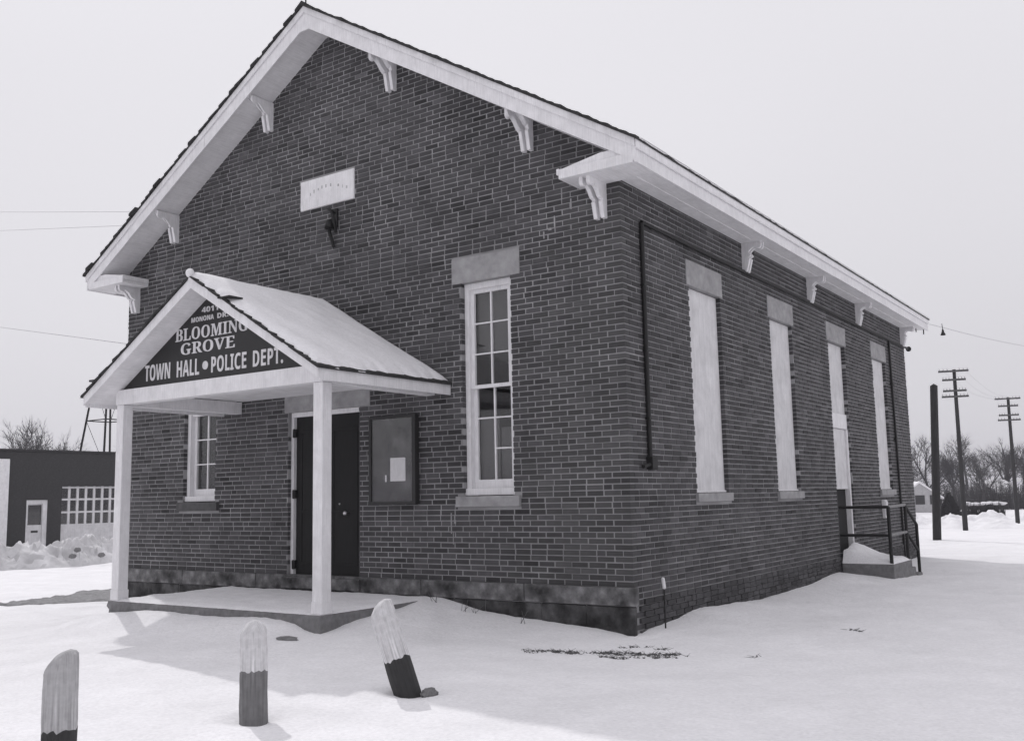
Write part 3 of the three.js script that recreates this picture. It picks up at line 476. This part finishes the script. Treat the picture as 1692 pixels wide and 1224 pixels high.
// ------------------------------------------------------------ wooden guard posts in the snow
function guardPost(label, x, z, h, r, band, lean, topCut, upper, lower, seed) {
  const q = rng(seed), y0 = H(x, z) - .085, g = thing('guard_post', label, 'post', [x, y0, z], 'wooden guard posts in the snow');
  const rag = a => .014 * N2(Math.cos(a) * 1.6 + seed, Math.sin(a) * 1.6) + .005 * N2(Math.cos(a) * 4, Math.sin(a) * 4 + seed);
  const make = (ya, yb, cap) => {
    const nT = 36, nY = 8, P = [], I = [];
    for (let j = 0; j <= nY; j++) for (let i = 0; i < nT; i++) { const a = i / nT * 6.2832, t = j / nY; let yy = ya + (yb - ya) * t; const rad = r * (1 + .03 * Math.sin(3 * a + seed) + .03 * N2(a * 2, yy * 5 + seed) - .05 * yy / h); if (cap) yy += topCut(Math.cos(a), Math.sin(a)) * t ** 2; if (!cap && j === nY) yy += rag(a); if (cap && j === 0) yy += rag(a); P.push(Math.cos(a) * rad, yy, Math.sin(a) * rad); }
    for (let j = 0; j < nY; j++) for (let i = 0; i < nT; i++) { const k = j * nT + i, k2 = j * nT + (i + 1) % nT; I.push(k, k + nT, k2, k2, k + nT, k2 + nT); }
    if (cap) for (let ringI = 0; ringI < 3; ringI++) {
      const f = [.85, .5, .0][ringI], b = P.length / 3 - nT;
      for (let i = 0; i < nT; i++) { const a = i / nT * 6.2832; P.push(Math.cos(a) * r * f * .95, yb + topCut(Math.cos(a) * f, Math.sin(a) * f) + [.018, .034, .04][ringI], Math.sin(a) * r * f * .95); }
      for (let i = 0; i < nT; i++) { const k = b + i, k2 = b + (i + 1) % nT; I.push(k, k + nT, k2, k2, k + nT, k2 + nT); }
    }
    const gg = new THREE.BufferGeometry(); gg.setAttribute('position', new THREE.Float32BufferAttribute(P, 3)); gg.setIndex(I); gg.computeVertexNormals(); return gg;
  };
  mesh('dark_base', make(0, band + .12), lower, g).userData.label = 'dark lower part of the post';
  mesh('painted_top', make(band + .12, h + .12, true), upper, g).userData.label = 'pale weathered upper part of the post';
  g.rotation.set(lean[0], 0, lean[1], 'ZXY'); return g;
}
guardPost('upright grey weathered wooden post, cut off at the bottom of the picture', -.33, 6.55, .645, .10, .22, [0, .01], (c, s) => -.03 * (1 - (c * .83 - s * .56)) ** 2, M.postGrey, M.postDark, 3);
guardPost('upright wooden post with white top and grey base before the slab', -.25, 5.17, .635, .098, .33, [0, .02], (c, s) => -.05 * (c * c + s * s) + .015 * c, M.postWhite, M.postMid, 8);
guardPost('leaning wooden post with white top and dark base', .17, 3.99, .70, .105, .27, [.15, .27], (c, s) => -.022 * (1 - (c * .83 - s * .56)) ** 2, M.postWhite, M.postDark, 5);
function rock(name, x, z, s, m, seed, dy = 0) { const g = new THREE.IcosahedronGeometry(1, 2), p = g.attributes.position, v = V(0, 0, 0); for (let i = 0; i < p.count; i++) { v.fromBufferAttribute(p, i); v.multiplyScalar(1 + .22 * N2(v.x * 1.7 + seed * 3, v.y * 1.7 + v.z * 1.3)); p.setXYZ(i, v.x * s[0], v.y * s[1], v.z * s[2]); } g.computeVertexNormals(); return mesh(name, g.translate(x, H(x, z) + dy, z), m); }
tag(rock('field_stone', .33, 3.97, [.07, .045, .06], M.postMid, 2, .02), 'small dark stone beside the foot of the leaning post', 'stone');
tag(rock('field_stone', -2.78, 2.55, [.16, .03, .07], M.concrete, 6, .006), 'flat dark stone poking through the snow before the slab corner', 'stone');
{
  const s = thing('marker_stake', 'thin dark stake with a white tip beside the near corner', 'stake', [.17, H(.17, -.42), -.42]);
  mesh('rod', rod(V(0, -.2, 0), V(.0, .48, 0), .009), M.iron, s); mesh('tip', new THREE.CapsuleGeometry(.022, .09, 4, 10).rotateZ(.12).translate(-.004, .50, 0), M.letter, s);
}
// dead grass and dirt showing where the eaves drip
{
  const g = [], q = rng(41), n = (a, b) => a + (b - a) * q();
  const clod = (x, z, sx, sz) => { const c = new THREE.IcosahedronGeometry(1, 0), p = c.attributes.position; for (let i = 0; i < p.count; i++) p.setXYZ(i, p.getX(i) * sx * n(.6, 1.3), p.getY(i) * .012, p.getZ(i) * sz * n(.6, 1.3)); c.computeVertexNormals(); g.push(c.rotateY(n(0, 3)).translate(x, H(x, z) + .002, z)); };
  const blade = (x, z) => { const a = n(0, 6.28), l = n(.03, .10), y = H(x, z); g.push(rod(V(x, y, z), V(x + Math.cos(a) * l, y + n(.004, .03), z + Math.sin(a) * l), .003, .001, 3)); };
  const line = (x0, z0, x1, z1, k, w, s) => { for (let i = 0; i < k; i++) { const t = q(), x = x0 + (x1 - x0) * t + n(-w, w), z = z0 + (z1 - z0) * t + n(-w, w); clod(x, z, n(.3, 1) * s, n(.3, .7) * s); for (let b = 0; b < 3; b++) blade(x + n(-.04, .04), z + n(-.04, .04)); } };
  line(-.28, 1.58, .55, 1.3, 36, .06, .024); line(.5, 1.32, 1.05, 1.05, 30, .06, .024); line(.45, 1.55, 1.1, 1.28, 24, .06, .018); line(1.95, -1.3, 2.15, -1.2, 5, .03, .016); line(1.7, .9, 1.75, .85, 2, .02, .014); line(-.35, 1.64, 1.15, 1.02, 30, .10, .014); line(.3, .95, .75, .8, 9, .04, .022);
  for (const [x, z] of [[-2.2, .25], [-2.6, .3], [-1.3, .3], [-2.05, .2]]) { const y = H(x, z); for (let k = 0; k < 4; k++) g.push(rod(V(x + n(-.05, .05), y - .02, z), V(x + n(-.1, .1), y + n(.05, .16), z + n(-.05, .05)), .004, .002, 4)); }
  const m = tag(mesh('dead_grass', g, M.straw), 'dark dead grass and dirt showing through the snow near the corner', 'grass'); m.userData.kind = 'stuff';
}

// ------------------------------------------------------------ brick garage across the road on the left
{
  const x = -40, g = thing('brick_garage', 'low flat roofed dark brick garage beyond the snow bank', 'garage');
  const op = [[14.95 + .35, 16.35, -.6, 1.85], [17.05, 20.6, -.6, 2.5]];
  mesh('wall', prism(rect(9, 26, -.9, 4.12), -.3, 0, op.map(o => rect(...o))).rotateY(Math.PI / 2).translate(x, 0, 0), M.garage, g);
  mesh('wall', [box(x - 10, x - .31, -.9, 4.1, -26, -25.7), box(x - 10, x - .31, -.9, 4.1, -9.3, -9), box(x - 10, x - 9.7, -.9, 4.1, -25.69, -9.31)], M.garage, g);
  mesh('roof', [box(x - 9.69, x - .31, 3.9, 4.0, -25.69, -9.31)], M.dark, g);
  mesh('coping', rbox(x - .34, x + .06, 4.125, 4.24, -26.05, -8.95, .02), M.shingle, g);
  mesh('white_pier', rbox(x + .002, x + .3, -.9, 3.75, -14.27, -13.4, .02), M.white, g);
  const d = new THREE.Group(); d.name = 'side_door'; g.add(d);
  mesh('frame', [box(x - .16, x - .03, -.6, 1.85, -15.40, -15.30), box(x - .16, x - .03, -.6, 1.85, -16.35, -16.12), box(x - .16, x - .03, 1.68, 1.85, -16.12, -15.40)], M.board, d);
  mesh('door_leaf', box(x - .15, x - .10, -.6, .68, -16.12, -15.40), M.board, d); mesh('rail', box(x - .15, x - .10, 1.62, 1.68, -16.12, -15.40), M.board, d);
  mesh('pane', box(x - .13, x - .125, .68, 1.62, -16.12, -15.40), M.glass, d); mesh('mail_slot', box(x - .099, x - .08, .32, .42, -15.95, -15.62), M.dark, d);
  const o = new THREE.Group(); o.name = 'overhead_door'; g.add(o);
  const z0 = -17.05, z1 = -20.6, cols = 8, cw = (z0 - z1) / cols, ys = [.62, 1.24, 1.86, 2.44];
  mesh('panel', [box(x - .17, x - .1, -.6, -.05, z1, z0), box(x - .17, x - .11, -.048, .58, z1, z0)], M.board, o);
  for (let c = 0; c <= cols; c++) mesh('stile', box(x - .17, x - .10, .582, 2.5, z0 - c * cw - (c === cols ? 0 : .06), z0 - c * cw + (c === 0 ? 0 : .06)), M.board, o);
  for (let c = 0; c < cols; c++) { const a = z0 - (c + 1) * cw + .06, b = z0 - c * cw - .06; for (let k = 0; k < 4; k++) mesh('rail', box(x - .168, x - .102, ys[k] - .045, Math.min(2.5, ys[k] + .045), a, b), M.board, o); for (let k = 0; k < 3; k++) mesh('pane', box(x - .14, x - .136, ys[k] + .045, ys[k + 1] - .045, a, b), M.glass, o); }
  mesh('floor', box(x - 9.7, x - .3, -.88, -.6, -25.7, -9.3), M.dark, g);
}
// steel trestle behind the garage
{
  const t = thing('lattice_tower', 'thin steel lattice tower rising behind the garage roof', 'tower', [-49.3, -1, -25.4]);
  const h = 10.1, c = [[-1.5, -1.2], [1.5, -1.2], [1.5, 1.2], [-1.5, 1.2]], P = (k, y) => V(c[k][0] * (1.32 - .85 * y / h), y, c[k][1] * (1.32 - .85 * y / h));
  for (let k = 0; k < 4; k++) mesh('leg', rod(P(k, 0), P(k, h), .075, .065, 5), M.iron, t);
  for (const y of [2.2, 5.0, 7.7, h]) for (let k = 0; k < 4; k++) mesh('crosspiece', rod(P(k, y), P((k + 1) % 4, y), .035, .035, 4), M.iron, t);
  for (const [a, b] of [[0, 2.2], [2.2, 5.0], [5.0, 7.7], [7.7, h]]) for (let k = 0; k < 4; k += 2) mesh('brace', rod(P(k, a), P((k + 1) % 4, b), .02, .02, 4), M.iron, t);
  mesh('platform', box(-.9, .9, h, h + .12, -.8, .8), M.dark, t);
}
// ------------------------------------------------------------ ploughed snow banks
function snowBank(label, x0, z0, x1, z1, w, h, seed, m) {
  const nu = 150, nv = 28, P = [], I = [], d = V(x1 - x0, 0, z1 - z0), Ln = d.length(); d.normalize(); const nrm = V(-d.z, 0, d.x);
  for (let j = 0; j <= nu; j++) for (let i = 0; i <= nv; i++) {
    const u = j / nu, e = i / nv * 2 - 1, along = u * Ln, ends = Math.min(1, u * 8, (1 - u) * 8), ww = w * (.85 + .25 * N2(along * .25, seed));
    const x = x0 + d.x * along + nrm.x * e * ww, z = z0 + d.z * along + nrm.z * e * ww;
    const prof = Math.max(0, 1 - Math.abs(e) ** 1.7), lump = .7 + .35 * N2(along * .33 + seed, 2) + .45 * fbm(along * .9 + seed, e * 1.5, 4);
    P.push(x, H(x, z) - .06 + h * ends * prof * lump + .05 * prof * fbm(along * 3, e * 6 + seed, 3), z);
    if (i < nv && j < nu) { const k = j * (nv + 1) + i; I.push(k, k + 1, k + nv + 1, k + 1, k + nv + 2, k + nv + 1); }
  }
  const g = new THREE.BufferGeometry(); g.setAttribute('position', new THREE.Float32BufferAttribute(P, 3)); g.setIndex(I); g.computeVertexNormals(); return tag(mesh('snow_bank', g, m), label, 'snow bank', 'ploughed snow banks');
}
const bankSnow = M.shadedSnow; bankSnow.side = M.snow.side = M.roofSnow.side = THREE.DoubleSide;
snowBank('long lumpy snow bank in front of the brick garage', -27.2, 2, -28.5, -18, 1.7, 1.25, 3, M.shadedSnow);
snowBank('tall end of the lumpy snow bank beside the overhead garage door', -27.5, -9.2, -27.2, -14.5, 1.4, 1.3, 7, M.shadedSnow);
snowBank('low snow bank behind the far utility poles', -16, -62, 6, -68, 1.8, .8, 11, M.snow);
snowBank('near snow bank at the feet of the utility poles', -14, -49, 8, -46, 1.6, .55, 17, M.snow);
{ const q = rng(6); for (let k = 0; k < 5; k++) { const z = -4.5 - 9 * q(), x = -26.1 + .4 * q(); tag(rock('ice_chunk', x, z, [.10 + .08 * q(), .08, .11], M.postMid, k + 20, .3 + .3 * q()), 'dark frozen clod stuck in the snow bank before the garage', 'clod', 'dark clods in the snow bank'); } }

// ------------------------------------------------------------ poles and wires on the right
tag((() => { const g = []; const a = V(-1.16, -.4, -21.4), b = V(-.85, 4.55, -21.1); g.push(rod(a, b, .125, .108, 12)); g.push(new THREE.CylinderGeometry(.0, .108, .07, 12).translate(b.x, b.y + .035, b.z)); return mesh('pole_stub', g, M.pole); })(), 'short thick wooden pole stub just behind the hall', 'pole');
function utilityPole(label, x, z, base, top, turn) {
  const g = thing('utility_pole', label, 'utility pole', [x, base, z], 'utility poles on the right'), h = top - base; g.rotation.y = turn;
  mesh('shaft', rod(V(0, -.5, 0), V(.05, h, 0), .135, .085, 10), M.pole, g);
  for (const [k, w] of [[.10, .72], [.55, .56], [1.12, .56], [1.42, .64]]) {
    const a = mesh('crossarm', rbox(-w, w, h - k - .05, h - k + .05, .1, .19, .01), M.arm, g);
    for (const s of [-.92, -.66, -.4, .4, .66, .92]) mesh('insulator', rod(V(s * w, h - k + .05, .145), V(s * w, h - k + .16, .145), .035, .025, 6), M.porcelain, a);
  }
  return g;
}
utilityPole('nearer utility pole with four crossarms right of the stub', -4.45, -44.5, -.5, 7.62, .25);
utilityPole('farther utility pole with four crossarms at the right edge', -3.75, -57.3, -.8, 7.05, .25);
for (const [o, l] of [[-.5, 'left of the three'], [0, 'middle of the three'], [.5, 'right of the three']]) tag(mesh('overhead_wire', [tube([V(-3.75 + o, 6.9, -57.2), V(-4.1 + o, 6.85, -50.5), V(-4.45 + o, 7.6, -44.3)], .006, 14, 4)], M.wire), 'thin wire between the two utility poles, ' + l, 'wire');
for (const [a, b, l] of [[V(-54.1, 18.4, -13.9), V(-17, 9.23, -5.4), 'upper thin wire in the sky left of the gable'], [V(-54.2, 17.1, -14), V(-17.2, 8.88, -5.3), 'lower thin wire in the sky left of the gable'], [V(-49.2, 11.9, -12.2), V(-9.57, 4.25, -.3), 'thin wire reaching the hall behind the porch roof']]) { const m = a.clone().lerp(b, .5); m.y -= .12; tag(mesh('overhead_wire', tube([a, m, b], .006, 24, 4), M.wire), l, 'wire'); }

// ------------------------------------------------------------ bare trees, evergreen, brush and houses far off
function treeGeo(seed, h, spread) {
  const q = rng(seed), n = (a, b) => a + (b - a) * q(), trunk = [], crown = [];
  const grow = (p, d, len, r, lvl) => {
    const mid = p.clone().addScaledVector(d, len * .5).add(V(n(-1, 1), n(-.3, .5), n(-1, 1)).multiplyScalar(len * .08)), e = p.clone().addScaledVector(d, len).add(V(n(-1, 1), n(-.2, .6), n(-1, 1)).multiplyScalar(len * .1));
    const out = lvl < 2 ? trunk : crown; out.push(rod(p, mid, r, r * .82, lvl < 2 ? 6 : 3), rod(mid, e, r * .82, r * .62, lvl < 2 ? 6 : 3));
    if (lvl >= 5 || len < .12) return;
    const k = lvl === 0 ? 5 : lvl === 1 ? 5 : lvl < 4 ? 4 : 3;
    for (let i = 0; i < k; i++) {
      const t = i === 0 ? 1 : n(.35, 1), s = t < .5 ? p.clone().lerp(mid, t * 2) : mid.clone().lerp(e, t * 2 - 1);
      const az = n(0, 6.283), ang = (i === 0 ? n(.05, .3) : n(.45, 1.0)) * spread, ax = V(Math.cos(az), 0, Math.sin(az)), nd = d.clone().applyAxisAngle(ax, ang); nd.y += .12; nd.normalize();
      grow(s, nd, len * n(.56, .76), Math.max(.011, r * n(.42, .6)), lvl + 1);
    }
  };
  grow(V(0, 0, 0), V(n(-.04, .04), 1, n(-.04, .04)).normalize(), h * .34, h * .024, 0);
  return [trunk, crown];
}
const treeKinds = [[101, 8.5, .9], [102, 9.5, .8], [103, 7.5, 1.05]].map(([s, h, sp]) => { const [t, c] = treeGeo(s, h, sp); const g = new THREE.Group(); mesh('trunk', t, M.bark, g); mesh('crown', c, M.twig, g); return g; });
function tree(k, x, z, s, label, group) { const g = treeKinds[k].clone(); g.name = numbered('bare_tree'); g.position.set(x, H(x, z) - .1, z); g.scale.setScalar(s); g.rotation.y = (x * 7.3 + z) % 6.28; scene.add(g); tag(g, label, 'tree', group); return g; }
{
  const q = rng(19);
  for (let k = 0; k < 26; k++) { const t = k / 25, x = -46 + 54 * t + 2 * q(), z = -128 - 26 * q(); tree(k % 3, x, z, .95 + .4 * q(), 'bare winter tree in the far row beyond the utility poles', 'bare trees beyond the poles'); }
  tree(1, -20.5, -98, .95, 'tall thin bare tree right behind the far corner of the hall', 'bare trees beyond the poles');
  tree(2, -10.6, -88, .8, 'dark forked bare tree between the two utility poles', 'bare trees beyond the poles');
  for (const [x, z, s, k] of [[-82, -38.2, 1.42, 2], [-85, -40.5, 1.42, 0], [-81, -41.2, 1.36, 2], [-80, -48.5, 1.1, 1]]) tree(k, x, z, s, 'bare twiggy tree top showing above the garage roof', 'bare trees behind the garage');
  // thicket: brush that reads as one dark mass
  const g = []; for (let k = 0; k < 3000; k++) { const x = -50 + 60 * q(), z = -117 - 9 * q(), y = H(x, z), h = 1.6 + 2.9 * q() * (.7 + .4 * N2(x * .2, 3)), a = q() * 6.28, l = .25 + .5 * q(); g.push(rod(V(x, y, z), V(x + Math.cos(a) * l, y + h, z + Math.sin(a) * l), .045, .015, 3)); for (let b = 0; b < 3; b++) { const t = .3 + .6 * q(), a2 = q() * 6.28; g.push(rod(V(x + Math.cos(a) * l * t, y + h * t, z + Math.sin(a) * l * t), V(x + Math.cos(a2) * .6, y + h * t + .5, z + Math.sin(a2) * .6), .02, .008, 3)); } }
  tag(mesh('thicket', g, M.brush), 'dark leafless thicket along the far edge of the snow', 'brush').userData.kind = 'stuff';
  // low scrubby hedge with snow along its top
  const hg = []; for (let k = 0; k < 420; k++) { const t = q(), x = -8.7 + 2.3 * t, z = -70 + .8 * q() - 1.2 * t, y = H(x, z); hg.push(rod(V(x, y - .1, z), V(x + .3 * (q() - .5), y + .6 + .75 * q(), z + .3 * (q() - .5)), .028, .012, 3)); }
  const hd = thing('hedge', 'low bare hedge capped with snow by the nearer utility pole', 'hedge'); mesh('twigs', hg, M.bark, hd);
  const cap = []; for (let k = 0; k < 26; k++) { const t = k / 25, x = -8.7 + 2.3 * t, z = -69.6 - 1.2 * t; cap.push(new THREE.IcosahedronGeometry(1, 1).scale(.2 + .12 * q(), .08, .22).translate(x, H(x, z) + 1.18 + .16 * (q() - .5), z)); } mesh('snow_cap', cap, M.roofSnow, hd);
  // conical evergreen
  const ev = thing('evergreen_tree', 'small dark conical evergreen between the pole stub and utility pole', 'tree', [-11.3, H(-11.3, -77) - .05, -77]);
  mesh('trunk', rod(V(0, 0, 0), V(0, 1.9, 0), .09, .03, 6), M.bark, ev);
  const le = []; for (let k = 0; k < 2200; k++) { const t = Math.sqrt(q()), y = .12 + (1 - t) * 2.1, rad = (.98 * (1 - (y - .1) / 2.2) + .05) * (.55 + .5 * q()), a = q() * 6.28, b = new THREE.TetrahedronGeometry(.07 + .06 * q()); le.push(b.scale(1, .5, 1).rotateY(a).translate(Math.cos(a) * rad, y, Math.sin(a) * rad)); } mesh('crown', le, M.evergreen, ev);
}
function house(label, x, z, w, d, h, turn, snow) {
  const g = thing('house', label, 'house', [x, H(x, z) - .2, z], 'houses far off'); g.rotation.y = turn;
  mesh('wall', prism([[-w / 2, 0], [w / 2, 0], [w / 2, h], [0, h + w * .36], [-w / 2, h]], -d / 2, d / 2), M.houseWall, g);
  for (const s of [-1, 1]) mesh('roof', prism((q => s > 0 ? q : q.reverse())([[0, h + w * .36], [s * (w / 2 + .35), h - .35 * .72], [s * (w / 2 + .35), h - .05], [0, h + w * .36 + .2]]), -d / 2 - .3, d / 2 + .3), snow ? M.roofSnow : M.shingle, g);
  mesh('window', box(-.5, .5, 1.1, 2.1, d / 2 + .002, d / 2 + .05), M.dark, g); mesh('window', box(w / 4, w / 4 + .7, 1.1, 2.1, d / 2 + .002, d / 2 + .05), M.dark, g); mesh('door', box(-w / 3, -w / 3 + .8, .2, 2.1, d / 2 + .002, d / 2 + .05), M.boardB, g);
}
house('white house far off just right of the hall, snow on its roof', -20.9, -107, 4.2, 6, 1.9, .5, true);
house('pale house far off behind the thicket at the right edge', -15.6, -127.5, 4.4, 6, 2.0, -.3, true);

scene.traverse(o => { if (o.isMesh) { o.castShadow = true; o.receiveShadow = true; } });
renderer.render(scene, camera);
